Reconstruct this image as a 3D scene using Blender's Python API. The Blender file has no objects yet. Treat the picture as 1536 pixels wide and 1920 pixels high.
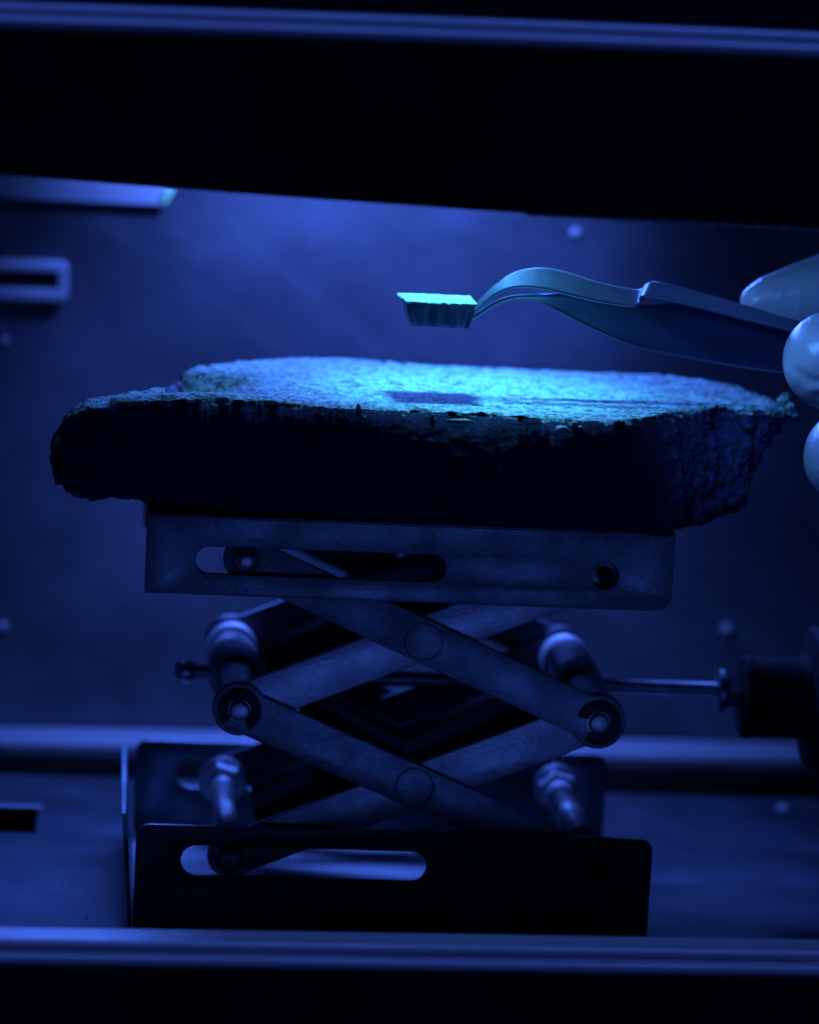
import bpy, bmesh, math, random
import numpy as np
from mathutils import Vector, Matrix
random.seed(7)
MM = 0.001                      # everything below is written in millimetres
sc = bpy.context.scene

# ------------------------------------------------------------------ camera
FPX = 6500.0                    # focal length in pixels of a 1536 px wide picture
cam = bpy.data.cameras.new("camera"); cam_o = bpy.data.objects.new("camera", cam)
sc.collection.objects.link(cam_o); sc.camera = cam_o
cam.sensor_fit = 'HORIZONTAL'; cam.sensor_width = 36.0; cam.lens = 36.0 * FPX / 1536.0
cam.clip_start = 0.02; cam.clip_end = 20.0
def nrm(v): v = np.array(v, float); return v / np.linalg.norm(v)
Yc = nrm([-520, -1204, FPX]); s_ = math.tan(math.radians(2.2))
Xc = nrm([1, s_, -(Yc[0] + s_ * Yc[1]) / Yc[2]]); Zc = np.cross(Xc, Yc)
if Zc[1] > 0: Zc = -Zc
R = np.stack([Xc, Yc, Zc], 1)   # world axes seen from the camera (x right, y down, z forward)
C = np.array([-7.88, -634.97, 197.19])
W = R.T
m = Matrix(((W[0,0], -W[0,1], -W[0,2], C[0]*MM), (W[1,0], -W[1,1], -W[1,2], C[1]*MM),
            (W[2,0], -W[2,1], -W[2,2], C[2]*MM), (0, 0, 0, 1)))
cam_o.matrix_world = m
cam.dof.use_dof = True; cam.dof.focus_distance = 0.645; cam.dof.aperture_fstop = 12.5
cam.dof.aperture_blades = 0
def at(px, py, Y):              # design help: the point at depth Y (mm) seen at a pixel
    d = R.T @ np.array([(px - 768) / FPX, (py - 960) / FPX, 1.0]); k = (Y - C[1]) / d[1]
    return tuple(C + d * k)

# ------------------------------------------------------------------ world and lamps
wd = bpy.data.worlds.new("World"); sc.world = wd; wd.use_nodes = True
wd.node_tree.nodes["Background"].inputs[0].default_value = (0.05, 0.25, 0.30, 1)
wd.node_tree.nodes["Background"].inputs[1].default_value = 0.004
sc.view_settings.view_transform = 'Standard'; sc.view_settings.look = 'None'
sc.view_settings.exposure = 0; sc.view_settings.gamma = 1
BLUE = (0.08, 0.175, 1.0); DEEP = (0.065, 0.165, 1.0); CYAN = (0.10, 0.60, 0.92)
def lamp(name, kind, loc, target, energy, color, **kw):
    l = bpy.data.lights.new(name, kind); o = bpy.data.objects.new(name, l); sc.collection.objects.link(o)
    l.energy = energy; l.color = color
    for k, v in kw.items(): setattr(l, k, v)
    o.location = [c * MM for c in loc]
    d = Vector(target) - Vector(loc); o.rotation_euler = d.to_track_quat('-Z', 'Y').to_euler()
    return o
# blue spotlight straight above the sample, and an unseen fill added for the hand
lamp("sample_spotlight", 'SPOT', (54, 26, 192), (63, 27, 101), 1.15, CYAN, spot_size=math.radians(50), spot_blend=1.0, shadow_soft_size=0.006)
lamp("sample_spotlight_spill", 'SPOT', (54, 26, 192.5), (52, 27, 101), 0.47, (0.12, 0.33, 1.0), spot_size=math.radians(100), spot_blend=0.9, shadow_soft_size=0.006)
lamp("hand_fill_light", 'SPOT', (82, -27, 147), (126, 8, 112), 0.21, (0.09, 0.31, 1.0), spot_size=math.radians(74), spot_blend=1.0, shadow_soft_size=0.008)
# lamp washing the back wall, and a tube behind the slab lighting the inside of the jack
lamp("wall_spotlight", 'SPOT', (46, 85, 200), (46, 140, 123), 2.4, BLUE, spot_size=math.radians(84), spot_blend=1.0, shadow_soft_size=0.01)
lamp("rear_tube_lamp", 'AREA', (45, 132, 152), (45, 30, 30), 0.33, DEEP, shape='RECTANGLE', size=0.13, size_y=0.016, spread=math.radians(110))
# unseen fills added for blue room light: one low, one high for the rails
lamp("front_fill_light", 'AREA', (110, -620, -70), (60, 0, 60), 0.23, DEEP, shape='RECTANGLE', size=0.45, size_y=0.14)
lamp("rail_fill_light", 'AREA', (60, -190, 700), (60, -62, 100), 1.5, BLUE, shape='RECTANGLE', size=0.5, size_y=0.06)

# ------------------------------------------------------------------ materials
def new_mat(name):
    mt = bpy.data.materials.new(name); mt.use_nodes = True
    return mt, mt.node_tree.nodes, mt.node_tree.links, mt.node_tree.nodes["Principled BSDF"]
def tex(nt, ln, scale, detail=4, rough=0.6, stretch=None, kind='ShaderNodeTexNoise'):
    tc = nt.new('ShaderNodeTexCoord'); mp = nt.new('ShaderNodeMapping')
    ln.new(tc.outputs['Object'], mp.inputs[0])
    if stretch: mp.inputs['Scale'].default_value = stretch
    n = nt.new(kind); ln.new(mp.outputs[0], n.inputs['Vector']); n.inputs['Scale'].default_value = scale
    if kind == 'ShaderNodeTexNoise': n.inputs['Detail'].default_value = detail; n.inputs['Roughness'].default_value = rough
    return n
def ramp(nt, ln, src, p0, c0, p1, c1):
    r = nt.new('ShaderNodeValToRGB'); ln.new(src, r.inputs[0])
    r.color_ramp.elements[0].position = p0; r.color_ramp.elements[0].color = (*c0, 1)
    r.color_ramp.elements[1].position = p1; r.color_ramp.elements[1].color = (*c1, 1)
    return r
def g3(v): return (v, v, v)
def metal(name, base, rough, var=0.25, scale=120, stretch=None, bump=0.05, metallic=1.0):
    mt, nt, ln, b = new_mat(name)
    b.inputs['Metallic'].default_value = metallic
    n = tex(nt, ln, scale, 6, 0.65, stretch)
    lo = tuple(c * (1 - var) for c in base)
    ln.new(ramp(nt, ln, n.outputs[0], 0.35, lo, 0.68, base).outputs[0], b.inputs['Base Color'])
    n2 = tex(nt, ln, scale * 0.35, 5, 0.7)
    ln.new(ramp(nt, ln, n2.outputs[0], 0.3, g3(rough * 0.75), 0.7, g3(min(1, rough * 1.35))).outputs[0], b.inputs['Roughness'])
    if bump:
        bp = nt.new('ShaderNodeBump'); bp.inputs['Strength'].default_value = bump; bp.inputs['Distance'].default_value = 0.0005
        n3 = tex(nt, ln, scale * 6, 3, 0.6, stretch); ln.new(n3.outputs[0], bp.inputs['Height']); ln.new(bp.outputs[0], b.inputs['Normal'])
    return mt
STEEL = metal('brushed_steel', (0.36, 0.46, 0.50), 0.42, 0.45, 130, None, 0.14)
STEEL_S = metal('turned_steel', (0.74, 0.76, 0.78), 0.40, 0.25, 260, None, 0.06)
RAIL = metal('brushed_aluminium', (0.45, 0.47, 0.5), 0.45, 0.15, 60, (1, 40, 40), 0.1, 0.35)
WALL = metal('chamber_sheet_steel', (0.25, 0.28, 0.32), 0.55, 0.45, 22, (1, 1, 1.6), 0.08, 0.55)
FLOORM = metal('floor_sheet_steel', (0.12, 0.14, 0.17), 0.45, 0.6, 26, None, 0.12, 0.6)
STEEL_D = metal('darkened_steel', (0.10, 0.11, 0.13), 0.6, 0.3, 160, None, 0.1)  # darkened copy of the steel: shade on the rear arms put into colour
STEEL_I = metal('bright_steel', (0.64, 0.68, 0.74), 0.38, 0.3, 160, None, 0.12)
FRAME_D = metal('dull_ledge_metal', (0.26, 0.27, 0.30), 0.6, 0.3, 40, (1, 12, 12), 0.05, 0.0)
FRAME = metal('pale_frame_metal', (0.50, 0.50, 0.52), 0.5, 0.12, 60, None, 0.05, 0.0)
BLACK = metal('black_matte_paint', (0.004, 0.005, 0.005), 0.85, 0.4, 50, None, 0.06, 0.0)
WEB = metal('web_shade_black', (0.004, 0.004, 0.005), 1.0, 0.4, 50, None, 0.0, 0.0)  # black puts the shade between the arms into the webs' colour
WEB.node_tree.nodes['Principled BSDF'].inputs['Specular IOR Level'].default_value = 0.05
BLKPL = metal('black_knob_plastic', (0.003, 0.003, 0.004), 0.7, 0.3, 80, None, 0.06, 0.0)
CLIP = metal('blackened_spring_steel', (0.03, 0.03, 0.035), 0.45, 0.3, 200, None, 0.05, 0.4)
TWEEZ_D = metal('shaded_lower_blade', (0.05, 0.055, 0.13), 0.32, 0.1, 300, (1, 8, 8), 0.03, 0.6)  # lower blade's shade and dark reflection are put into this colour
TWEEZ = metal('satin_tweezer_steel', (0.13, 0.15, 0.26), 0.38, 0.1, 300, (1, 8, 8), 0.06, 0.6)

def streaks(mt, amount):
    nt, ln = mt.node_tree.nodes, mt.node_tree.links; b = nt['Principled BSDF']
    src = b.inputs['Base Color'].links[0].from_socket
    out = src
    for (sc_, st, rot, lo, hi, v) in ((16, (1, 1, 3.0), -0.75, 0.42, 0.66, 1 - amount), (70, (1, 1, 22), -0.95, 0.60, 0.70, 1 + amount), (9, (1, 1, 1.4), 0.2, 0.4, 0.62, 1 - amount)):
        n = tex(nt, ln, sc_, 5, 0.6, st); n.inputs['Vector'].links[0].from_node.vector_type = 'TEXTURE'; n.inputs['Vector'].links[0].from_node.inputs['Rotation'].default_value = (0, rot, 0)
        r = ramp(nt, ln, n.outputs[0], lo, g3(1.0), hi, g3(v))
        mx = nt.new('ShaderNodeMixRGB'); mx.blend_type = 'MULTIPLY'; mx.inputs[0].default_value = 1
        ln.new(out, mx.inputs[1]); ln.new(r.outputs[0], mx.inputs[2]); out = mx.outputs[0]
    ln.new(out, b.inputs['Base Color'])
streaks(WALL, 0.4); streaks(FLOORM, 0.4); streaks(STEEL, 0.25)
def rock(name, c0, c1, fine, speck):
    mt, nt, ln, b = new_mat(name)
    n = tex(nt, ln, fine, 9, 0.72)
    r = ramp(nt, ln, n.outputs[0], 0.36, c0, 0.62, c1)
    v = tex(nt, ln, 1700, kind='ShaderNodeTexVoronoi')
    r2 = ramp(nt, ln, v.outputs['Distance'], 0.12, g3(0.35), 0.34, g3(1.0))
    n2 = tex(nt, ln, 420, 5, 0.75); r3 = ramp(nt, ln, n2.outputs[0], 0.42, g3(speck), 0.5, g3(1.0))
    mx = nt.new('ShaderNodeMixRGB'); mx.blend_type = 'MULTIPLY'; mx.inputs[0].default_value = 0.6
    ln.new(r.outputs[0], mx.inputs[1]); ln.new(r2.outputs[0], mx.inputs[2])
    mx2 = nt.new('ShaderNodeMixRGB'); mx2.blend_type = 'MULTIPLY'; mx2.inputs[0].default_value = 1
    ln.new(mx.outputs[0], mx2.inputs[1]); ln.new(r3.outputs[0], mx2.inputs[2])
    ln.new(mx2.outputs[0], b.inputs['Base Color'])
    b.inputs['Roughness'].default_value = 0.85; b.inputs['Specular IOR Level'].default_value = 0.3
    bp = nt.new('ShaderNodeBump'); bp.inputs['Strength'].default_value = 0.5; bp.inputs['Distance'].default_value = 0.0007
    n4 = tex(nt, ln, 1500, 6, 0.7); ln.new(n4.outputs[0], bp.inputs['Height']); ln.new(bp.outputs[0], b.inputs['Normal'])
    return mt
ROCK_CUT = rock('pale_sawn_stone', (0.08, 0.16, 0.17), (0.33, 0.60, 0.52), 1000, 0.3)
ROCK_CRUST = rock('dark_stone_crust', (0.016, 0.020, 0.06), (0.034, 0.040, 0.12), 400, 0.7)

mt, nt, ln, b = new_mat('clip_glint_glow'); GLOW = mt     # emission stands in for a cyan glint on the bracket's end clip
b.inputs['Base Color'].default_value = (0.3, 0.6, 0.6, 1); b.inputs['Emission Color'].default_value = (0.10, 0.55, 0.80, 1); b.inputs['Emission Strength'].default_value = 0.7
CAPM = rock('smooth_sawn_stone', (0.24, 0.46, 0.42), (0.31, 0.58, 0.52), 600, 0.85)
mt, nt, ln, b = new_mat('stone_sliver_body'); SLIVER = mt
b.inputs['Base Color'].default_value = (0.10, 0.13, 0.20, 1); b.inputs['Roughness'].default_value = 0.3
b.inputs['Transmission Weight'].default_value = 0.2; b.inputs['IOR'].default_value = 1.12
n = tex(nt, ln, 330, 3, 0.6, (1, 1, 0.12))
ln.new(ramp(nt, ln, n.outputs[0], 0.35, (0.08, 0.10, 0.22), 0.65, (0.30, 0.34, 0.50)).outputs[0], b.inputs['Base Color'])
mt, nt, ln, b = new_mat('thin_glove_film'); GLOVE = mt
n = tex(nt, ln, 70, 4, 0.6)
ln.new(ramp(nt, ln, n.outputs[0], 0.3, (0.30, 0.33, 0.37), 0.7, (0.38, 0.41, 0.45)).outputs[0], b.inputs['Base Color'])
b.inputs['Roughness'].default_value = 0.32; b.inputs['Subsurface Weight'].default_value = 0.1
b.inputs['Subsurface Radius'].default_value = (0.002, 0.002, 0.002); b.inputs['Subsurface Scale'].default_value = 1.0
bp = nt.new('ShaderNodeBump'); bp.inputs['Strength'].default_value = 0.28; bp.inputs['Distance'].default_value = 0.0012
n4 = tex(nt, ln, 190, 5, 0.6, (1.6, 0.5, 0.7)); n4.inputs['Distortion'].default_value = 1.2; ln.new(n4.outputs[0], bp.inputs['Height']); ln.new(bp.outputs[0], b.inputs['Normal'])
mt, nt, ln, b = new_mat('sleeve_cloth'); CLOTH = mt
b.inputs['Base Color'].default_value = (0.5, 0.5, 0.52, 1); b.inputs['Roughness'].default_value = 0.9

# ------------------------------------------------------------------ mesh helpers
def link(name, me, mat, parent=None, smooth=False):
    o = bpy.data.objects.new(name, me); sc.collection.objects.link(o)
    for mm in (mat if isinstance(mat, (list, tuple)) else [mat]): me.materials.append(mm)
    if smooth:
        me.polygons.foreach_set('use_smooth', [True] * len(me.polygons))
    if parent: o.parent = parent
    return o
def tag(o, label=None, cat=None, group=None, kind=None):
    if label: o['label'] = label
    if cat: o['category'] = cat
    if group: o['group'] = group
    if kind: o['kind'] = kind
    return o
def empty(name, loc, label, cat, group=None):
    o = bpy.data.objects.new(name, None); sc.collection.objects.link(o); o.empty_display_size = 0.01
    o.location = [c * MM for c in loc]; return tag(o, label, cat, group)
def from_py(vs, fs):
    me = bpy.data.meshes.new('mesh'); me.from_pydata([tuple(c * MM for c in v) for v in vs], [], fs); me.update(); return me
def sharp(me, deg=35):
    bm = bmesh.new(); bm.from_mesh(me); bmesh.ops.recalc_face_normals(bm, faces=bm.faces)
    for f in bm.faces: f.smooth = True
    for e in bm.edges:
        if len(e.link_faces) == 2 and e.calc_face_angle(0) > math.radians(deg): e.smooth = False
    bm.to_mesh(me); bm.free()
def setp(o, parent):
    if parent: o.parent = parent; o.matrix_parent_inverse = Matrix.Translation(-Vector(parent.location))
def box(name, x0, x1, y0, y1, z0, z1, mat, parent=None, bev=0.3, segs=2):
    bm = bmesh.new(); bmesh.ops.create_cube(bm, size=1.0)
    for v in bm.verts:
        v.co = ((x0 if v.co.x < 0 else x1) * MM, (y0 if v.co.y < 0 else y1) * MM, (z0 if v.co.z < 0 else z1) * MM)
    if bev: bmesh.ops.bevel(bm, geom=bm.edges[:], offset=bev * MM, segments=segs, profile=0.5, affect='EDGES')
    me = bpy.data.meshes.new(name); bm.to_mesh(me); bm.free(); sharp(me, 50)
    o = link(name, me, mat); setp(o, parent); return o
def lathe(name, p0, axis, prof, mat, parent=None, seg=40, ang=40, knurl=0, kd=0.0):
    """prof: list of (distance along the axis, radius) in mm"""
    a = Vector(axis).normalized(); u = a.orthogonal().normalized(); w = a.cross(u); p0 = Vector(p0)
    vs, fs = [], []
    for (s, r) in prof:
        for k in range(seg):
            t = 2 * math.pi * k / seg; rr = r
            if knurl and r > knurl and k % 2: rr = r - kd
            vs.append(p0 + a * s + (u * math.cos(t) + w * math.sin(t)) * rr)
    n = len(prof)
    for i in range(n - 1):
        for k in range(seg):
            fs.append((i*seg+k, i*seg+(k+1) % seg, (i+1)*seg+(k+1) % seg, (i+1)*seg+k))
    fs.append(tuple(range(seg - 1, -1, -1))); fs.append(tuple((n-1)*seg + k for k in range(seg)))
    me = from_py(vs, fs); sharp(me, ang); o = link(name, me, mat); setp(o, parent); return o
def cyl(name, p0, p1, r, mat, parent=None, bev=0.3, seg=36):
    L = (Vector(p1) - Vector(p0)).length
    return lathe(name, p0, Vector(p1) - Vector(p0), [(0, r - bev), (bev*0.3, r - bev*0.3), (bev, r), (L - bev, r), (L - bev*0.3, r - bev*0.3), (L, r - bev)], mat, parent, seg)
def plate(name, outline, holes, y0, y1, mat, parent=None, bev=0.15):
    """flat plate standing in the XZ plane between y0 and y1, with holes cut through it"""
    cu = bpy.data.curves.new('c', 'CURVE'); cu.dimensions = '2D'; cu.fill_mode = 'BOTH'
    for poly in [outline] + holes:
        sp = cu.splines.new('POLY'); sp.points.add(len(poly) - 1)
        for p, (x, z) in zip(sp.points, poly): p.co = (x, z, 0, 1)
        sp.use_cyclic_u = True
    cu.extrude = (y1 - y0) / 2 - bev; cu.bevel_depth = bev; cu.bevel_resolution = 1; cu.offset = -bev
    o = bpy.data.objects.new('c', cu); sc.collection.objects.link(o)
    dg = bpy.context.evaluated_depsgraph_get(); me = bpy.data.meshes.new_from_object(o.evaluated_get(dg))
    bpy.data.objects.remove(o); bpy.data.curves.remove(cu)
    ym = (y0 + y1) / 2
    for v in me.vertices: v.co = Vector((v.co.x, ym - v.co.z, v.co.y)) * MM
    bm = bmesh.new(); bm.from_mesh(me); bmesh.ops.remove_doubles(bm, verts=bm.verts, dist=1e-6); bm.to_mesh(me); bm.free()
    sharp(me, 30); me.materials.clear(); o = link(name, me, mat); setp(o, parent); return o
def arc(cx, cz, r, a0, a1, n=12):
    return [(cx + r * math.cos(math.radians(a0 + (a1 - a0) * i / n)), cz + r * math.sin(math.radians(a0 + (a1 - a0) * i / n))) for i in range(n + 1)]
def circle(cx, cz, r, n=28): return arc(cx, cz, r, 0, 360, n)[:-1]
def slot(x0, x1, cz, r): return arc(x1 - r, cz, r, -90, 90) + arc(x0 + r, cz, r, 90, 270)
def rrect(x0, x1, z0, z1, rbl, rbr, rtr, rtl, n=6):
    e = 0.05
    return (arc(x0+max(rbl,e), z0+max(rbl,e), max(rbl,e), 180, 270, n) + arc(x1-max(rbr,e), z0+max(rbr,e), max(rbr,e), 270, 360, n)
          + arc(x1-max(rtr,e), z1-max(rtr,e), max(rtr,e), 0, 90, n) + arc(x0+max(rtl,e), z1-max(rtl,e), max(rtl,e), 90, 180, n))
def arm_outline(a, b, ra, rb, hw):
    """bar from a to b: eye of radius ra at a, rb at b, straight sides of half width hw"""
    a = Vector(a); b = Vector(b); d = (b - a).normalized(); n = Vector((-d.y, d.x)); L = (b - a).length
    def P(s, t): p = a + d * s + n * t; return (p.x, p.y)
    out = []
    t0 = math.degrees(math.asin(min(1, hw / ra)));  t1 = math.degrees(math.asin(min(1, hw / rb)))
    for i in range(21):
        t = math.radians(t0 + (360 - 2 * t0) * i / 20); out.append(P(ra * math.cos(t), ra * math.sin(t)))
    for i in range(21):
        t = math.radians(180 + t1 + (360 - 2 * t1) * i / 20); out.append(P(L + rb * math.cos(t), rb * math.sin(t)))
    return out
# value noise on arrays
_rng = np.random.RandomState(3); _T = _rng.rand(64, 64, 64)
def vnoise(P):
    i = np.floor(P).astype(int); f = P - i; f = f * f * (3 - 2 * f); i %= 64; j = (i + 1) % 64
    x0, y0, z0 = i.T; x1, y1, z1 = j.T; fx, fy, fz = f.T
    c = lambda a, b_, c_: _T[a, b_, c_]
    a = c(x0,y0,z0)*(1-fx)+c(x1,y0,z0)*fx; b2 = c(x0,y1,z0)*(1-fx)+c(x1,y1,z0)*fx
    d = c(x0,y0,z1)*(1-fx)+c(x1,y0,z1)*fx; e = c(x0,y1,z1)*(1-fx)+c(x1,y1,z1)*fx
    return ((a*(1-fy)+b2*fy)*(1-fz)+(d*(1-fy)+e*fy)*fz) * 2 - 1
def fbm(P, octs=4, g=0.5):
    s = 0; a = 1.0
    for k in range(octs): s = s + a * vnoise(P * 2.03 ** k + 17.3 * k); a *= g
    return s

# ------------------------------------------------------------------ the chamber
TILT = math.radians(0.7)
def tilt(o, pivot=(50, 0, 0)):   # the chamber stands a touch out of level with the jack
    P = Matrix.Translation(Vector(pivot) * MM)
    o.matrix_world = P @ Matrix.Rotation(-TILT, 4, 'Y') @ P.inverted() @ o.matrix_world
    return o
# floor: sheet with a slot cut in it
bm = bmesh.new()
def quad(bm, pts):
    return bm.faces.new([bm.verts.new(Vector(p) * MM) for p in pts])
xs = [-110, -58, -20.2, 250]; ys = [-52, 63, 80.5, 110]
for i in range(3):
    for j in range(3):
        if i == 1 and j == 1: continue
        quad(bm, [(xs[i], ys[j], 0), (xs[i+1], ys[j], 0), (xs[i+1], ys[j+1], 0), (xs[i], ys[j+1], 0)])
hx0, hx1, hy0, hy1 = -58, -20.2, 63, 80.5
quad(bm, [(hx0, hy1, 0), (hx1, hy1, 0), (hx1, hy1, -1.6), (hx0, hy1, -1.6)])
quad(bm, [(hx0, hy0, 0), (hx1, hy0, 0), (hx1, hy0, -1.6), (hx0, hy0, -1.6)])
quad(bm, [(hx1, hy0, 0), (hx1, hy1, 0), (hx1, hy1, -1.6), (hx1, hy0, -1.6)])
quad(bm, [(-110, 110, 0), (250, 110, 0), (250, 110, -8), (-110, 110, -8)])
bmesh.ops.remove_doubles(bm, verts=bm.verts, dist=1e-6); bmesh.ops.recalc_face_normals(bm, faces=bm.faces)
me = bpy.data.meshes.new('floor'); bm.to_mesh(me); bm.free()
tag(link('floor', me, FLOORM), kind='structure')
tag(box('slot_lit_edge', -60, -19.2, 80.6, 81.8, 0.02, 0.9, FRAME, None, 0.35), 'thin pale strip standing in for the light on the far edge of the floor slot', 'lip')  # pale strip in place of light on the slot's far wall
tag(box('bounce_blocker', -110, 250, -51, -10, 0.05, 0.6, BLACK, None, 0.2), kind='structure')  # unseen black strip added to stop bounce onto the jack base
tag(box('floor_pan', -112, 252, -52, 150, -12, -8.2, BLACK, None, 0), kind='structure')
tag(tilt(box('ledge', -110, 250, 127, 141, -8, 4.6, FRAME_D, None, 2.0, 5)), kind='structure')
tag(tilt(box('ledge_black_strip', -110, 250, 120, 126.2, -8, 3.3, BLACK, None, 0.5)), kind='structure')  # black strip added to hide the ledge's lit front face
tag(tilt(box('wall', -110, 250, 141, 144, 4.8, 226, WALL, None, 0)), kind='structure')
tag(box('side_wall', -114, -110, -40, 141, -8, 226, WALL, None, 0), kind='structure')
tag(box('side_wall', 250, 254, -40, 141, -8, 226, WALL, None, 0), kind='structure')
tag(box('ceiling', -114, 254, -36, 144, 226, 229, BLACK, None, 0), kind='structure')

# slot frame on the back wall
t = empty('slot_frame', (-40, 140, 106), 'pale raised frame round a dark slot in the back wall, at the left', 'slot frame')
plate('rim', rrect(-62, -18.6, 101.5, 110.6, 1.6, 1.6, 1.6, 1.6), [rrect(-58, -21.0, 104.3, 108.0, 0.3, 0.3, 0.3, 0.3)], 138.2, 141.2, FRAME, t, 0.5)
plate('slot_backing', rrect(-59, -20.4, 103.8, 108.6, 0.2, 0.2, 0.2, 0.2), [], 139.9, 140.6, BLACK, t, 0.05)
tilt(t, (-20, 140, 106))
# bracket bar under the hood at the left
t = empty('wall_bracket', (-40, 130, 128), 'pale metal bar sticking out high on the left of the back wall under the hood', 'bracket')
box('bar', -80, 2.0, 139.6, 141.2, 124.4, 131, FRAME, t, 0.5, 3)
box('lip', -80, 1.6, 138.9, 139.9, 123.9, 124.7, FRAME_D, t, 0.3, 2)
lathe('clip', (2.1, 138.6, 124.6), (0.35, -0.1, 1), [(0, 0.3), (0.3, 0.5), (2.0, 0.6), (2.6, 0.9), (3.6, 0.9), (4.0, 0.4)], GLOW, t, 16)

# screws in wall and floor
def dome(name, p, axis, r, label, group, mat=FRAME):
    t = empty(name, p, label, 'screw', group)
    lathe('screw_head', p, axis, [(0, r), (r*0.25, r*0.95), (r*0.45, r*0.75), (r*0.58, r*0.4), (r*0.6, 0.05)], mat, t, 20, 80)
    lathe('washer', Vector(p) , axis, [(0, r*1.25), (0.15, r*1.25), (0.2, r*1.15)], STEEL, t, 20)
for (px, py, r, lb) in ((1363, 1180, 1.35, 'bright round screw head in the back wall above the threaded rod'),
                        (1080, 437, 1.2, 'dim round screw head in the back wall just under the hood edge'),
                        (8, 638, 0.9, 'small round screw head in the back wall at left below the slot frame'),
                        (5, 1175, 1.1, 'small round screw head low in the back wall at the left')):
    dome('wall_screw', at(px, py, 140.9), (0, -1, 0), r, lb, 'screws in the back wall')
dome('floor_screw', at(1468, 1517, 101)[:2] + (0.0,), (0, 0, 1), 1.3, 'round screw head in the floor at the right', 'screws in the floor')

# hood panel between the rails
t = empty('hood', (50, -38, 180), 'black hood panel hanging across the top of the chamber opening', 'hood')
lo = [(-112, 148.3), (-60, 146.0), (-28.3, 144.9), (-5, 144.1), (20, 143.4), (50, 142.7), (66, 142.35), (90, 142.3), (113.6, 142.1), (150, 141.9), (252, 141.7)]
plate('hood_panel', lo + [(252, 229), (-112, 229)], [], -40, -37, BLACK, t, 0.4)
vs, fs = [], []                                                  # pale bead standing in for dotted highlights on the hood's lower edge, right half
N = 260; rr = np.random.RandomState(5)
for i in range(N + 1):
    x = 62 + (252 - 62) * i / N; z = np.interp(x, [p[0] for p in lo], [p[1] for p in lo]) - 0.05
    k = 0.20 + 0.2 * rr.rand() + (0.45 if rr.rand() < 0.12 else 0)
    for j in range(6):
        a = 2 * math.pi * j / 6; vs.append((x, -40.1 + k * math.cos(a), z + k * math.sin(a)))
for i in range(N):
    for j in range(6): fs.append((i*6+j, i*6+(j+1) % 6, (i+1)*6+(j+1) % 6, (i+1)*6+j))
me = from_py(vs, fs); o = link('edge_glint_bead', me, FRAME, None, True); setp(o, t)

tag(box('spill_blocker', -112, 252, -36.8, 8, 149.5, 151, BLACK, None, 0), kind='structure')  # unseen black shelf added to keep the sample spot off the rail
# front sash rails: extruded profile with two ridges and a hollow between
def rail(name, prof, label, tilt_deg, pivot, curve=0.0):
    t = empty(name, pivot, label, 'rail')
    n = len(prof); X = np.linspace(-130, 280, 60); vs, fs = [], []
    for x in X:
        for (y, z) in prof: vs.append((x, y, z + math.tan(math.radians(tilt_deg)) * (x - 50) - curve * ((x - 50) / 80.0) ** 2))
    for i in range(len(X) - 1):
        for j in range(n): fs.append((i*n+j, i*n+(j+1) % n, (i+1)*n+(j+1) % n, (i+1)*n+j))
    fs.append(tuple(range(n))); fs.append(tuple((len(X)-1)*n + j for j in range(n - 1, -1, -1)))
    me = from_py(vs, fs); sharp(me, 40); o = link('profile_bar', me, RAIL); setp(o, t); return t
def ridge(cy, cz, r, a0, a1, n=8): return [(cy + r * math.cos(math.radians(a0 + (a1-a0)*i/n)), cz + r * math.sin(math.radians(a0 + (a1-a0)*i/n))) for i in range(n + 1)]
def rail_prof(zt, zb, y):       # front of the profile faces -Y
    return ([(y + 9, zt - 0.3)] + ridge(y + 2.2, zt - 1.3, 1.3, 90, 190) + [(y + 1.3, zt - 2.3), (y + 0.6, zb + 2.6), (y + 0.2, zb + 2.4)]
            + ridge(y + 0.6, zb + 1.1, 1.1, 110, 255) + [(y + 9, zb)])
rail('sash_rail', rail_prof(17.0, 12.5, -62), 'ridged aluminium rail running across the bottom of the opening, in front of the jack base', 0.72, (50, -58, 15))
rail('sash_rail', rail_prof(176.2, 171.9, -62), 'ridged aluminium rail crossing the black hood at the top of the photo', 0.72, (50, -58, 174), 0.25)
tag(tilt(box('lower_panel', -112, 252, -58, -53, -90, 12.0, BLACK, None, 0.5)), 'black panel below the bottom rail', 'panel')
tag(tilt(box('upper_panel', -112, 252, -58, -53, 176.6, 240, BLACK, None, 0.5)), 'black panel above the top rail', 'panel')

# ------------------------------------------------------------------ lab jack
J = empty('lab_jack', (50, 33, 0), 'steel scissor lab jack under the rock slab, with crossed arms and a black side knob', 'lab jack')
PL, PR = (18.3, 42.6), (86.7, 42.5)           # roller tubes
TLP, TRP = (18.2, 71.6), (85.9, 71.3)         # upper slot pin, upper fixed pin
BLP, BRP = (17.7, 13.5), (87.4, 14.2)         # lower slot pin, lower fixed pin
PT, PB = (52.4, 57.0), (52.2, 28.7)
DJ = 66.0
box('top_plate', -0.5, 98.8, 0.1, DJ - 0.1, 78.9, 80.1, STEEL, J, 0.35)
box('base_plate', -0.2, 98.6, 0.1, DJ - 0.1, 0.05, 1.3, FRAME_D, J, 0.35)
for (y0, y1) in ((0, 1.2), (DJ - 1.2, DJ)):
    plate('top_flange', rrect(-0.5, 98.8, 64.8, 79.6, 0.6, 3.0, 0.3, 0.3), [slot(8.8, 55.8, 71.45, 2.55), circle(85.9, 71.3, 2.6)], y0, y1, STEEL, J, 0.2)
    plate('base_flange', rrect(-0.2, 98.5, 0.4, 20.2, 0.3, 0.3, 2.6, 2.6), [slot(8.4, 55.2, 13.4, 2.95), circle(87.4, 14.2, 2.2)], y0, y1, STEEL, J, 0.2)
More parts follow.
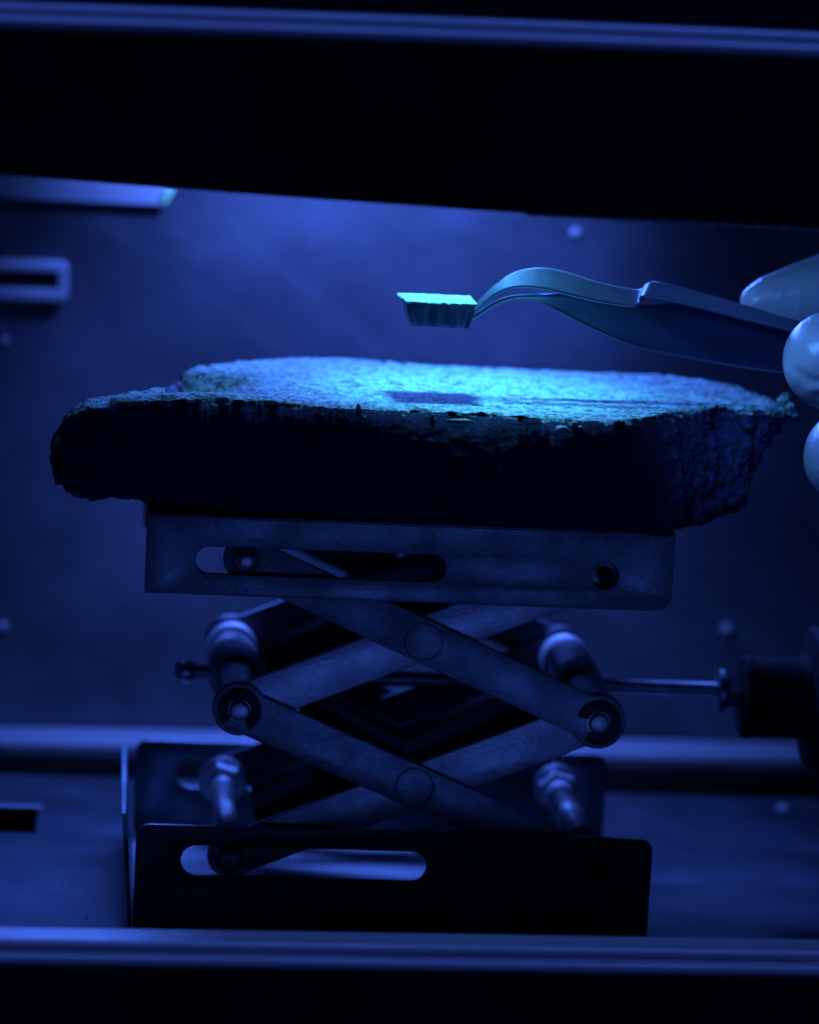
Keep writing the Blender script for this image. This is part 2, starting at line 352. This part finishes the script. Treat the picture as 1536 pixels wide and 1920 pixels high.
# slanted end lip at the left of the base
vs = [(-0.3, 1.5, 0.3), (-0.3, 58, 0.3), (-2.2, 58, 20.5), (-2.2, 6, 20.5), (-1.7, 1.6, 17), (-1.0, 1.5, 0.3), (-1.0, 58, 0.3), (-3.0, 58, 20.5), (-3.0, 6, 20.5), (-2.5, 1.6, 17)]
fs = [(0, 1, 2, 3, 4), (9, 8, 7, 6, 5), (0, 5, 6, 1), (1, 6, 7, 2), (2, 7, 8, 3), (3, 8, 9, 4), (4, 9, 5, 0)]
me = from_py(vs, fs); sharp(me); setp(link('end_lip', me, STEEL), J)
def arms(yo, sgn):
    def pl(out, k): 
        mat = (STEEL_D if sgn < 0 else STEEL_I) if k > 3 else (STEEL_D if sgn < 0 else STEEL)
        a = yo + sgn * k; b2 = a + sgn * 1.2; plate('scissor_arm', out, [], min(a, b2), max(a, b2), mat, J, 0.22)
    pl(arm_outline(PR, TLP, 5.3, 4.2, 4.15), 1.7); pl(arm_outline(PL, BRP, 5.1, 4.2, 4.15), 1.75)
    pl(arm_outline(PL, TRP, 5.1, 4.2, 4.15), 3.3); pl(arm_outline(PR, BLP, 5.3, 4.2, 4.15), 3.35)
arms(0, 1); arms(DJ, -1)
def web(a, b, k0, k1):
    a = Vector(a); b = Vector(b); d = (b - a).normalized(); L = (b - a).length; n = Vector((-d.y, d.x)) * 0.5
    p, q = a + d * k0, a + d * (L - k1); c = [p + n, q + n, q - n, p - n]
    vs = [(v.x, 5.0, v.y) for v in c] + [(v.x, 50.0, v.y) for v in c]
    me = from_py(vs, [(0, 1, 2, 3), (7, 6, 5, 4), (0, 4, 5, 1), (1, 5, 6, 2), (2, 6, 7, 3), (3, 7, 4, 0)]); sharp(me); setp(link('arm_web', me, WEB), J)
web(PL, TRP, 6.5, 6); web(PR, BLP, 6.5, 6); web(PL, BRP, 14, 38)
for (x, z) in (PT, PB):
    for (y, s) in ((1.75, 1), (DJ - 1.75, -1)):
        lathe('pivot_rivet', (x, y + s * 0.2, z), (0, -s, 0), [(0, 4.15), (0.25, 4.1), (0.3, 3.75), (0.22, 3.6), (0.45, 3.5), (0.52, 3.2), (0.52, 0.1)], STEEL, J, 40, 30)
# roller tubes with a thicker trunnion behind
for (x, z) in (PL, PR):
    lathe('roller_tube', (x, 4.7, z), (0, 1, 0), [(0, 3.6), (0.3, 3.9), (22, 3.9), (22.3, 4.7), (22.8, 5.1), (52, 5.1), (52.5, 4.7), (52.8, 4.0), (56.4, 4.0), (56.7, 3.7)], STEEL_S, J, 48)
    lathe('roller_pin', (x, 0.1, z), (0, 1, 0), [(0, 1.3), (0.15, 1.7), (0.7, 2.0), (0.75, 1.5), (1.1, 1.5), (1.2, 2.3), (4, 2.3)], STEEL_S, J, 32, 30)
    lathe('roller_pin', (x, DJ - 0.1, z), (0, -1, 0), [(0, 1.3), (0.15, 1.7), (0.7, 2.0), (4, 2.3)], STEEL_S, J, 32, 30)
def eclip(x, z, y, a0, a1, ro=4.15, ri=2.15):
    plate('retaining_clip', arc(x, z, ro, a0, a1, 30) + arc(x, z, ri, a1, a0, 30), [], y, y + 0.6, CLIP, J, 0.12)
eclip(PL[0], PL[1], 0.9, -62, 222); eclip(PR[0], PR[1], 0.9, -125, 165, 4.25, 2.2)
# pins in the flanges
def pin(x, z, y0, r, n='slot_pin'):
    lathe(n, (x, y0, z), (0, 1, 0), [(0, r*0.35), (0.25, r*0.75), (0.8, r), (1.6, r), (1.7, r*0.72), (3.2, r*0.72)], STEEL_S, J, 32, 30)
    lathe('pin_ring', (x, y0 + 1.0, z), (0, 1, 0), [(0, r*0.95), (0, r*1.25), (0.5, r*1.25), (0.5, r*0.9)], CLIP, J, 32, 30)
pin(TLP[0], TLP[1] - 0.1, -0.6, 2.1); pin(BLP[0], BLP[1], -0.2, 2.0)
lathe('fixed_pin', (TRP[0] + 0.5, 0.4, TRP[1] - 0.5), (0, 1, 0), [(0, 0.2), (0.15, 0.9), (0.5, 1.35), (3, 1.6)], STEEL_D, J, 24, 30)
lathe('fixed_pin', (BRP[0], 0.5, BRP[1]), (0, 1, 0), [(0, 0.9), (0.3, 1.3), (3, 1.4)], CLIP, J, 24, 30)
# cross rods of the base with their sleeves and nuts
for (x, z, r) in ((BLP[0], BLP[1], 2.3), (BRP[0], BRP[1], 2.8)):
    cyl('cross_rod', (x, 4.8, z), (x, 61.0, z), 1.4, STEEL_S, J)
    cyl('rod_sleeve', (x, 20, z), (x, 55, z), r, STEEL_S, J, 0.3)
    lathe('rod_nut', (x, 55.2, z), (0, 1, 0), [(0, 3.5), (0.4, 4.1), (3.2, 4.1), (3.6, 3.5)], STEEL_S, J, 6, 20)
    lathe('rod_washer', (x, 59.0, z), (0, 1, 0), [(0, 4.7), (0.2, 4.9), (0.9, 4.9), (1.1, 4.7)], STEEL_S, J, 32)
cyl('cross_rod', (TLP[0], 4.8, TLP[1]), (TLP[0], 61.0, TLP[1]), 1.4, STEEL_S, J)
cyl('cross_rod', (TRP[0], 4.8, TRP[1]), (TRP[0], 61.0, TRP[1]), 1.4, STEEL_S, J)
# lead screw: real thread ridges on a rod, the nut, the collar and the knob
zs = 42.4
prof = [(0, 1.5)]; s = 0.2
while s < 111: prof += [(s, 1.35), (s + 0.35, 1.75)]; s += 0.7
prof.append((111.2, 1.3))
o = lathe('lead_screw', (8.6, 33, zs), (1, 0, 0.0), prof, STEEL_S, J, 18, 60)
lathe('screw_end', (6.4, 33, zs + 0.1), (1, 0, 0), [(0, 0.3), (0.2, 1.3), (0.8, 2.1), (1.7, 2.5), (2.8, 2.5), (3.6, 2.1), (4.2, 1.7)], STEEL_S, J, 24, 70)
lathe('collar', (114.6, 33, zs - 0.3), (1, 0, 0), [(0, 3.8), (0.3, 4.5), (1.4, 4.5), (1.7, 3.8)], STEEL, J, 32)
lathe('hex_nut', (116.4, 33, zs - 0.6), (1, 0, 0), [(0, 3.0), (0.3, 3.4), (3.0, 3.4), (3.3, 3.0)], STEEL, J, 6, 20)
K = lathe('knob', (119.7, 33, zs - 1.2), (1, 0, 0), [(0, 7.9), (0.6, 8.5), (1.6, 8.5), (2.2, 8.2), (11.5, 8.2), (12.2, 8.6), (13.2, 8.7), (13.4, 10.5), (13.6, 13.8), (14.4, 14.6), (31, 14.6), (32, 13.6), (32.2, 4)], BLKPL, J, 72, 25, 8.0, 0.12)
BLKPL.node_tree.nodes['Principled BSDF'].inputs['Specular IOR Level'].default_value = 0.2

# ------------------------------------------------------------------ rock slab
NX, NT, NF, NB, NK = 760, 190, 84, 16, 20
u = np.linspace(0, 1, NX); xs_ = -18.6 + (125.6 + 18.6) * (0.5 - 0.5 * np.cos(np.pi * u)) * 0.35 + (125.6 + 18.6) * u * 0.65
def I(x, pts):                                               # piecewise curve, corners eased over a millimetre or two
    w = np.linspace(-1.3, 1.3, 9); k = np.exp(-(w / 0.7) ** 2); k /= k.sum()
    return sum(kk * np.interp(np.clip(x + ww * np.clip((x + 18.6) / 3, 0.05, 1), -18.6, 125.6), [p[0] for p in pts], [p[1] for p in pts]) for kk, ww in zip(k, w))
Ft = I(xs_, [(-18.6,6),(-17.8,3.5),(-16,1.2),(-12,0),(0,-1.0),(10,0.5),(20,1.5),(40,-0.5),(58,0.4),(66,-0.5),(78,-3.5),(85,-5),(91,1),(98,9),(105,17),(110,21),(115,18),(120,19),(125.6,24)])
Fb = I(xs_, [(-18.6,7),(-17,4),(-12,2),(-4,4),(2,3),(8,1.5),(20,0.5),(31,-0.6),(61,-5),(85,-6),(98,-3),(109,8),(118,20),(125.6,26)])
Bk = I(xs_, [(-18.6,7.5),(-17,10),(-15,11),(-12,12.5),(-4,15),(2,19),(3.6,24),(5.0,38),(8,44),(15,53),(27,63),(38,66.5),(51,63),(70,61),(92,62),(105,61),(114,55),(121,41),(125.6,29)])
Zt = I(xs_, [(-18.6,89.5),(-18.2,92),(-17.3,94.6),(-16,96.8),(-14.2,98.4),(-12,99.3),(-5,100.4),(5,101.5),(118,101.5),(122,100.8),(125.6,99.8)])
Zb = I(xs_, [(-18.6,88.5),(-18.2,86),(-17.3,83.2),(-15.8,81.6),(-13,81.0),(-7,82.0),(-3,81.3),(0,80.4),(3,80.15),(8,80.15),(106,80.15),(110,80.8),(113,82.4),(115.5,86),(117.5,91.5),(121,96.5),(125.6,98.8)])
NL = NT + NF + NB + NK; Pn = np.zeros((NX, NL, 3)); reg = np.zeros((NX, NL), int)
tt = np.linspace(0, 1, NT)                                   # top, back to front
tt = 0.5 - 0.5 * np.cos(np.pi * tt) * 0.3 - 0.7 * (0.5 - tt)
tt = (tt - tt[0]) / (tt[-1] - tt[0])
for i, x in enumerate(xs_):
    f0, f1, bk, zt, zb = Ft[i], Fb[i], Bk[i], Zt[i], Zb[i]; h = zt - zb; rd = min(0.5, h * 0.3); w_ = max(bk - f0, 0.5)
    Y = bk + (f0 - bk) * tt
    Z = np.full(NT, zt) - rd * 0.6 * np.exp(-((Y - f0) / 1.2).clip(0, 99)) - rd * 0.6 * np.exp(-((bk - Y) / 1.2).clip(0, 99))
    Z -= 5.2 * np.exp(-((Y - 26) / 12) ** 4) * (1 / (1 + np.exp((x - 19) / 2.2))) * (x > 2)
    Z += 0.9 * np.exp(-((Y - f0 - 3) / 4.0) ** 2) * (1 / (1 + np.exp((x - 24) / 4.0))) * (x > -8)
    Pn[i, :NT] = np.stack([np.full(NT, x), Y, Z], 1)
    v = ((np.arange(NF) + 0.5) / NF) ** 1.45                   # front, downwards
    bulge = -0.5 * np.sin(np.pi * np.clip(v * 0.9, 0, 1)) * min(1, h / 15)
    dz = h * v; bulge = bulge - (1.5 * (1 - np.exp(-dz / 2.2)) * np.exp(-(dz / 14) ** 2)) * (8 < x < 100)
    und = (v > 0.86) * ((v - 0.86) / 0.14) ** 2 * 3.0
    Pn[i, NT:NT+NF] = np.stack([np.full(NF, x), f0 + (f1 - f0) * v ** 1.2 + bulge + und, zt - rd * 0.7 - (h - rd * 0.7) * v], 1)
    v = (np.arange(NB) + 0.5) / NB
    Pn[i, NT+NF:NT+NF+NB] = np.stack([np.full(NB, x), f1 + 3.2 + (bk - 2 - f1 - 3.2) * v, np.full(NB, zb)], 1)
    v = (np.arange(NK) + 0.5) / NK
    Pn[i, NT+NF+NB:] = np.stack([np.full(NK, x), bk - 2 + 3.0 * np.sin(np.pi * v * 0.9), zb + h * v * 0.97], 1)
mid = Pn.mean(1, keepdims=True)                              # close the two ends
for (sl, w0) in ((0, 0.05), (1, 0.45), (2, 0.7), (3, 0.86), (4, 0.95)):
    for e in (sl, NX - 1 - sl): Pn[e] = mid[e] + (Pn[e] - mid[e]) * w0
gu = np.gradient(Pn, axis=0); gv = np.gradient(Pn, axis=1)
gv[:, 0] = Pn[:, 1] - Pn[:, -1]; gv[:, -1] = Pn[:, 0] - Pn[:, -2]
Nn = np.cross(gv, gu); Nn /= np.linalg.norm(Nn, axis=2, keepdims=True) + 1e-9
cen = np.array([55., 30, 91]);
if ((Pn - cen) * Nn).sum() < 0: Nn = -Nn
for _ in range(3): Nn[:, 1:-1] = (Nn[:, :-2] + Nn[:, 1:-1] * 2 + Nn[:, 2:]) / 4
Nn /= np.linalg.norm(Nn, axis=2, keepdims=True) + 1e-9
Q = Pn.reshape(-1, 3); M = Nn.reshape(-1, 3)
top = np.zeros((NX, NL)); top[:, :NT] = 1; top = top.reshape(-1)
bott = np.zeros((NX, NL)); bott[:, NT+NF:NT+NF+NB] = 1; bott = bott.reshape(-1)
sg = lambda z: 1 / (1 + np.exp(-z))
rough_r = sg((Q[:, 0] - 96 + 0.9 * (Q[:, 2] - 90) * -0.6) / 4.0) ; rough_l = sg(-(Q[:, 0] - 6) / 5.0)
side = 1 - top
amp = side * (0.3 + 0.9 * rough_r + 0.9 * rough_l)
d = amp * (fbm(Q / 9.0, 4, 0.5) * 0.9 + fbm(Q / 2.6 + 40, 3, 0.55) * 0.45 * (0.35 + rough_r + 0.4 * rough_l))
d += side * (1 - bott) * fbm(Q / 1.1 + 9, 3, 0.6) * 0.10 * (0.4 + 5.0 * rough_r + 1.5 * rough_l)
crk = np.exp(-((Q[:, 2] - 86.8 - 0.9 * fbm(Q / 3.0 + 2, 2)) / 0.55) ** 2) * sg(-(Q[:, 0] + 9) / 1.5) * (1 - bott)
d -= 1.5 * crk
e_f = np.exp(-np.abs(Q[:, 1] - np.repeat(Ft, NL)) / 2.0)     # ragged front edge of the sawn face
d += top * (fbm(Q / 0.9, 3, 0.7) * 0.13 + fbm(Q / 14.0, 2) * 0.14 + e_f * fbm(Q / 2.4 + 5, 3, 0.6) * 0.45 + (0.5 * rough_r * e_f + 0.35 * rough_r) * fbm(Q / 2.0, 3) )
d *= 1 - bott * (Q[:, 0] > 4) * (Q[:, 0] < 108) * 0.97
Q2 = Q + M * d[:, None]
shift = (1 - bott) * e_f * fbm(np.stack([Q[:, 0] / 3.2, Q[:, 0] * 0 + 3, Q[:, 0] * 0], 1), 4, 0.6) * 1.1
Q2[:, 1] += shift * (0.6 + 0.8 * rough_r)
e_b = np.exp(-np.abs(Q[:, 1] - np.repeat(Bk, NL)) / 2.0) * (1 - bott)
Q2[:, 1] += e_b * fbm(np.stack([Q[:, 0] / 2.2, Q[:, 0] * 0 + 8, Q[:, 2] / 3.0], 1), 4, 0.65) * 1.3
Q2[:, 0] += (Q[:, 0] < 9) * (Q[:, 0] > 1) * (Q[:, 1] > 20) * fbm(Q / 2.0 + 4, 3, 0.6) * 0.9 * (1 - bott)
Q2[:, 2] += top * e_b * fbm(Q / 1.2 + 31, 3, 0.6) * 0.35
Q2[:, 2] = np.where((bott > 0) & (Q2[:, 2] < 80.13), 80.13, Q2[:, 2]); Q2[:, 2] = np.where(Q2[:, 2] < 80.13, np.where((Q2[:,0] > -1) & (Q2[:,1] > -0.5), 80.13, Q2[:, 2]), Q2[:, 2])
ii = np.arange(NX - 1)[:, None]; jj = np.arange(NL)[None, :]; j2 = (jj + 1) % NL
F = np.stack([ii * NL + jj, ii * NL + j2, (ii + 1) * NL + j2, (ii + 1) * NL + jj], -1).reshape(-1, 4)
me = bpy.data.meshes.new('rock_slab')
me.from_pydata((Q2 * MM).tolist(), [], F.tolist() + [list(range(NL)), [(NX - 1) * NL + k for k in range(NL - 1, -1, -1)]])
fc = Q[F].mean(1); fn = M[F].mean(1); jcol = np.tile(np.arange(NL), NX - 1)
edge_n = fbm(fc / np.array([2.2, 2.2, 0.9]), 4, 0.65)
zt_f = np.repeat(Zt[:-1], NL)
crust = ~((jcol < NT - 1) | ((jcol < NT + NF) & (zt_f - fc[:, 2] < 0.25 + 1.3 * edge_n)))
mi = np.zeros(len(me.polygons), int); mi[:len(crust)] = crust; mi[len(crust):] = 1
me.polygons.foreach_set('material_index', mi.astype(np.int32))
slab = link('rock_slab', me, [ROCK_CUT, ROCK_CRUST], None, True)
bm = bmesh.new(); bm.from_mesh(me); bmesh.ops.recalc_face_normals(bm, faces=bm.faces)
def lump(c, r, sc3, mi):                                      # crumbs standing on broken ledges
    g = bmesh.ops.create_icosphere(bm, subdivisions=3, radius=1)
    vv = g['verts']; P = np.array([v.co[:] for v in vv]); k = 1 + 0.35 * fbm(P * 1.6 + c[0], 3, 0.6)
    for v, kk in zip(vv, k): v.co = Vector([(c[a] + v.co[a] * kk * r * sc3[a]) * MM for a in range(3)])
    for f in {f for v in vv for f in v.link_faces}: f.material_index = mi; f.smooth = True
for (px, py, Y, r, s3) in ((862, 789, -2.6, 1.0, (2.6, 0.7, 0.4)), (1055, 806, -5.2, 1.0, (1.5, 0.9, 0.7)), (1075, 797, -5.0, 0.8, (1.2, 0.8, 0.8)),
        (672, 772, -2.2, 0.7, (0.7, 0.6, 2.0)), (684, 786, -2.8, 0.5, (0.6, 0.6, 1.4)), (1470, 752, 25, 1.2, (1, 1, 0.8)), (1482, 762, 24, 1.0, (1, 1, 1)),
        (1462, 775, 21, 1.0, (1.2, 1, 0.8)), (1448, 768, 20, 0.8, (1, 1, 1)), (1474, 742, 28, 0.8, (1, 1, 1)), (1090, 803, -5, 0.5, (1, 1, 1))):
    lump(at(px, py, Y), r, s3, 0)
lr = random.Random(21)                                        # pale splinters and grains along the broken front edge
for k in range(16):
    x = lr.uniform(6, 118); y = float(np.interp(x, xs_, Ft)) - lr.uniform(0.0, 0.7); r = lr.uniform(0.12, 0.26)
    lump((x, y, 101.2 - lr.uniform(0.0, 1.0) - (lr.random() < 0.25) * lr.uniform(0, 1.5)), r, (lr.uniform(0.8, 3.0), 0.9, lr.uniform(0.5, 1.3)), 0)
bm.to_mesh(me); bm.free()
tag(slab, 'long dark rock slab with a pale lit top and rough broken ends, lying on the jack', 'rock slab')

# ------------------------------------------------------------------ the lifted sliver
T = empty('rock_sliver', (53, 18, 114), 'small block of stone with a bright sawn top held in the air by the tweezers', 'rock sample')
NXc, NYc = 60, 16
x0, x1 = 46.6, 59.7; y0, y1 = 11, 23; zt = 120.4; vs, fs = [], []
ring = [(x0 + (x1-x0)*i/NXc, y0) for i in range(NXc)] + [(x1, y0 + (y1-y0)*i/NYc) for i in range(NYc)] + [(x1 - (x1-x0)*i/NXc, y1) for i in range(NXc)] + [(x0, y1 - (y1-y0)*i/NYc) for i in range(NYc)]
lv = 9
for L in range(lv + 1):
    h = L / lv
    for k, (x, y) in enumerate(ring):
        fl = 0.38 * math.sin(x * 2.3 + 1.2 * h) + 0.25 * math.sin(x * 4.1 + 2 - h)
        sx = (x - 53.4) * (1 - 0.17 * h ** 1.3) + 53.4; sy = (y - 17) * (1 - 0.25 * h) + 17
        nrmx = -1 if y == y0 else (1 if y == y1 else 0)
        r0 = np.array([[x / 1.5, y / 1.5, h * 3]]); nz = float(fbm(r0, 2)[0])
        vs.append((sx + nz * 0.12 * (h > 0), sy + nrmx * (fl * 0.6 * min(1, h * 3)), zt - 0.42 - 4.5 * h - (0.15 * abs(math.sin(x * 1.15)) if L == lv else 0)))
n = len(ring)
for L in range(lv):
    for k in range(n): fs.append((L*n+k, L*n+(k+1) % n, (L+1)*n+(k+1) % n, (L+1)*n+k))
fs.append(tuple(range(n))); fs.append(tuple(lv*n+k for k in range(n-1, -1, -1)))
me = from_py(vs, fs); sharp(me, 45); setp(link('body', me, SLIVER), T)
bm = bmesh.new(); GX, GY = 50, 40
vv = {}
for lay, zz in ((0, zt), (1, zt - 0.4)):
    for i in range(GX + 1):
        for j in range(GY + 1):
            x = x0 - 0.9 + (x1 - x0 + 1.1) * i / GX; y = y0 - 0.3 + (y1 - y0 + 0.6) * j / GY
            x += 0.9 * (1 - j / GY) * (1 - i / GX)
            e = min(i, GX - i, j, GY - j); z = zz + (0.06 * fbm(np.array([[x / 0.7, y / 0.7, lay * 9.]]), 2)[0]) - (0.12 if e == 0 and lay == 0 else 0)
            if e == 0: x += 0.15 * random.uniform(-1, 1); y += 0.12 * random.uniform(-1, 1)
            vv[lay, i, j] = bm.verts.new(Vector((x, y, z)) * MM)
for i in range(GX):
    for j in range(GY):
        for lay in (0, 1): bm.faces.new([vv[lay, i, j], vv[lay, i+1, j], vv[lay, i+1, j+1], vv[lay, i, j+1]])
for i in range(GX):
    for j in (0, GY): bm.faces.new([vv[0, i, j], vv[0, i+1, j], vv[1, i+1, j], vv[1, i, j]])
for j in range(GY):
    for i in (0, GX): bm.faces.new([vv[0, i, j], vv[0, i, j+1], vv[1, i, j+1], vv[1, i, j]])
bmesh.ops.recalc_face_normals(bm, faces=bm.faces)
me = bpy.data.meshes.new('cap'); bm.to_mesh(me); bm.free(); sharp(me, 50); setp(link('sawn_cap', me, CAPM), T)

# ------------------------------------------------------------------ tweezers
TW = empty('tweezers', (150, 18, 117), 'curved steel tweezers with stepped blades gripping the small stone block', 'tweezers')
def cat(pts, n=8):
    P = [Vector(p) for p in pts]; out = []
    for i in range(len(P) - 1):
        a = P[max(i-1, 0)]; b_ = P[i]; c = P[i+1]; d_ = P[min(i+2, len(P)-1)]
        for k in range(n):
            t_ = k / n
            out.append(0.5 * ((2*b_) + (c-a)*t_ + (2*a-5*b_+4*c-d_)*t_*t_ + (3*b_-a-3*c+d_)*t_**3))
    out.append(P[-1]); return out
def blade(name, A, B, th, mat, n=8):
    """ribbon between the rails A (far edge) and B (near edge), th thick, rounded edges"""
    A = cat(A, n); B = cat(B, n); vs, fs = [], []
    for i in range(len(A)):
        a, b_ = A[i], B[i]; w_ = b_ - a; dl = (A[min(i+1, len(A)-1)] + B[min(i+1, len(A)-1)] - A[max(i-1, 0)] - B[max(i-1, 0)])
        nn = dl.cross(w_).normalized()
        if nn.z < 0: nn = -nn
        wn = w_.normalized(); r = th / 2
        for (s_2, t_2) in ((0, 1), (0.06, 1), (0.94, 1), (1, 1), (1, -1), (0.94, -1), (0.06, -1), (0, -1)):
            off = 0.0
            q = a + w_ * s_2 + nn * r * t_2 * (0.55 if s_2 in (0, 1) else 1.0); vs.append(q)
        vs.append(a - wn * r * 0.5)
    m_ = 9
    for i in range(len(A) - 1):
        for k in range(m_): fs.append((i*m_+k, i*m_+(k+1) % m_, (i+1)*m_+(k+1) % m_, (i+1)*m_+k))
    fs.append(tuple(range(m_))); fs.append(tuple((len(A)-1)*m_ + k for k in range(m_-1, -1, -1)))
    me = from_py(vs, fs); sharp(me, 24); o = link(name, me, mat); setp(o, TW); return o
topE = [(888,578,17.4),(905,558,17.4),(930,535,17.3),(965,512,17.2),(1010,503,17),(1055,509,17),(1105,525,17),(1155,538,17),(1190,544,17),(1207,541,17),(1228,529,17),(1300,546,17),(1400,574,17),(1480,598,17),(1600,628,17.5),(1760,668,18),(1900,705,18.5)]
botE = [(890,588,16.6),(908,570,16.4),(934,550,15.9),(968,539,15.4),(1012,541,15),(1057,551,15),(1107,563,15),(1152,571,15),(1186,575,15),(1200,569,15),(1213,556,15),(1297,573,15),(1397,599,15),(1470,617,15),(1590,648,15.5),(1750,688,16),(1890,725,17)]
blade('upper_blade', [at(*p) for p in topE], [at(*p) for p in botE], 0.85, TWEEZ)
l1 = [(868,608,18.6),(895,592,19.2),(930,572,20),(955,563,20.5),(978,560,21),(1012,565,21.5),(1060,589,22),(1105,612,22.5),(1150,632,23),(1200,651,23.5),(1290,670,23.5),(1400,690,23),(1480,700,22.5),(1600,712,22),(1760,722,21),(1900,730,19.5)]
l0 = [(870,603,18.2),(896,587,18.4),(930,566,18.8),(955,557,19),(978,554,19.2),(1013,553,19.2),(1061,552,19),(1106,564,19),(1151,570,19),(1200,572,19),(1290,571,19),(1400,600,19),(1480,620,19),(1600,650,19),(1760,690,19),(1900,716,19)]
blade('lower_blade', [at(*p) for p in l0], [at(*p) for p in l1], 0.6, TWEEZ_D)
C1 = cat([at(*p) for p in l1]); vs, fs = [], []              # polished bevel along the blade's lower edge
for i, c in enumerate(C1):
    for j in range(6):
        a = 2 * math.pi * j / 6; r = 0.22 + 0.16 * math.exp(-((c.x - 76) / 12) ** 2); vs.append((c.x, c.y - 0.35 + r * math.cos(a), c.z + 0.1 + r * math.sin(a)))
for i in range(len(C1) - 1):
    for j in range(6): fs.append((i*6+j, i*6+(j+1) % 6, (i+1)*6+(j+1) % 6, (i+1)*6+j))
setp(link('blade_edge', from_py(vs, fs), TWEEZ, None, True), TW)
q = Vector(at(1895, 722, 17)); box('tail_weld', q.x - 4, q.x + 4, q.y - 4, q.y + 4, q.z - 1.6, q.z + 1.6, TWEEZ, TW, 0.6)

# ------------------------------------------------------------------ gloved hand
def blob(chains):
    bm = bmesh.new()
    for ch in chains:
        for (a, ra), (b_, rb) in zip(ch[:-1], ch[1:]):
            a = Vector(a); b_ = Vector(b_); L = (b_ - a).length; n = max(2, int(L / (min(ra, rb) * 0.28)))
            for i in range(n + 1):
                t_ = i / n; c = a.lerp(b_, t_); r = ra + (rb - ra) * t_
                bmesh.ops.create_icosphere(bm, subdivisions=3, radius=r * MM, matrix=Matrix.Translation(c * MM))
    me = bpy.data.meshes.new('hand_src'); bm.to_mesh(me); bm.free()
    o = bpy.data.objects.new('hand_src', me); sc.collection.objects.link(o)
    md = o.modifiers.new('r', 'REMESH'); md.mode = 'VOXEL'; md.voxel_size = 0.75 * MM; md.use_smooth_shade = True
    ms = o.modifiers.new('s', 'SMOOTH'); ms.factor = 0.5; ms.iterations = 10
    dg = bpy.context.evaluated_depsgraph_get(); out = bpy.data.meshes.new_from_object(o.evaluated_get(dg))
    bpy.data.objects.remove(o); return out
thumb_c = at(1562, 676, 4); mid_c = at(1598, 857, 8); idx = at(1418, 566, 31)
index = [(idx, 3.4), (at(1448, 562, 32), 5.0), (at(1500, 556, 33), 6.6), (at(1560, 545, 34), 7.8), (at(1700, 500, 34), 8.6), ((172, 38, 143), 9.2), ((205, 34, 136), 10.5)]
thumb = [(thumb_c, 9.6), ((139, 2, 110), 10.0), ((155, -2, 108), 9.6), ((178, -8, 104), 10.8), ((205, -6, 100), 14)]
middle = [(mid_c, 9.4), ((148, 12, 93), 9.2), ((166, 24, 104), 9.4), ((186, 34, 119), 10.0), ((208, 30, 122), 10.5)]
ring = [((146, 20, 76), 8.0), ((158, 22, 76), 8.6), ((174, 30, 88), 9.0), ((192, 32, 104), 9.6), ((210, 24, 108), 10.5)]
pinky = [((160, 18, 62), 6.8), ((170, 20, 62), 7.4), ((184, 24, 74), 7.8), ((200, 24, 88), 8.6), ((214, 16, 94), 9.8)]
palm = [[((205, 34, 136), 10.5), ((236, 14, 122), 13), ((272, -14, 100), 17), ((300, -50, 84), 19)],
        [((208, 30, 122), 10.5), ((238, 10, 110), 14), ((272, -14, 100), 17)], [((210, 24, 108), 10.5), ((240, 4, 102), 14), ((272, -14, 98), 17)],
        [((214, 16, 94), 9.8), ((244, -2, 94), 13.5), ((272, -16, 96), 17)], [((205, -6, 100), 14), ((236, -8, 100), 16), ((272, -16, 98), 17)],
        [((205, 34, 136), 10.5), ((208, 30, 122), 10.5), ((210, 24, 108), 10.5), ((214, 16, 94), 9.8)]]
me = blob([index, thumb, middle, ring, pinky] + palm)
# nail standing up under the glove film on the thumb
P = np.array([v.co[:] for v in me.vertices]) / MM
nc = np.array(at(1541, 664, thumb_c[1] - 8.5)); w_ = P - nc
rad = np.sqrt((w_[:, 0] / 4.7) ** 2 + (w_[:, 2] / 4.3) ** 2)
push = (0.8 / (1 + np.exp((rad - 1) * 14)) - 0.35 * np.exp(-((rad - 1.22) / 0.13) ** 2)) * (P[:, 1] < thumb_c[1] - 1) * (np.linalg.norm(w_, axis=1) < 16)
push += 0.5 * np.exp(-((P[:, 2] - nc[2] + 6.8 - 0.25 * w_[:, 0]) / 0.7) ** 2) * (P[:, 1] < thumb_c[1] - 1) * (w_[:, 0] > -2) * (w_[:, 0] < 8) * (np.abs(w_[:, 2]) < 10)
for i in np.nonzero(np.abs(push) > 0.01)[0]: me.vertices[i].co.y -= float(push[i]) * MM
hand = link('gloved_hand', me, GLOVE, None, True)
tag(hand, 'gloved hand reaching in from the right, thumb and finger pinching the tweezers', 'hand')
lathe('sleeve', (298, -48, 85), (0.62, -0.74, -0.32), [(0, 22), (1, 24), (40, 30), (120, 36), (121, 34)], CLOTH, None, 48).parent = hand

# ------------------------------------------------------------------ dust
bm = bmesh.new(); rr = random.Random(11)
for k in range(90):
    if k < 5: c = [at(95, 1697, 20), at(65, 1685, 22), at(40, 1680, 22), at(130, 1672, 24), at(118, 1660, 26)][k]; r = 0.2
    else: c = (rr.uniform(-60, 180), rr.uniform(-30, 100), 0); r = rr.uniform(0.08, 0.2)
    g = bmesh.ops.create_icosphere(bm, subdivisions=1, radius=r * MM, matrix=Matrix.Translation(Vector((c[0], c[1], r * 0.6)) * MM))
me = bpy.data.meshes.new('stone_dust'); bm.to_mesh(me); bm.free()
tag(link('stone_dust', me, FRAME), 'specks of pale stone dust scattered on the chamber floor', 'dust', kind='stuff')
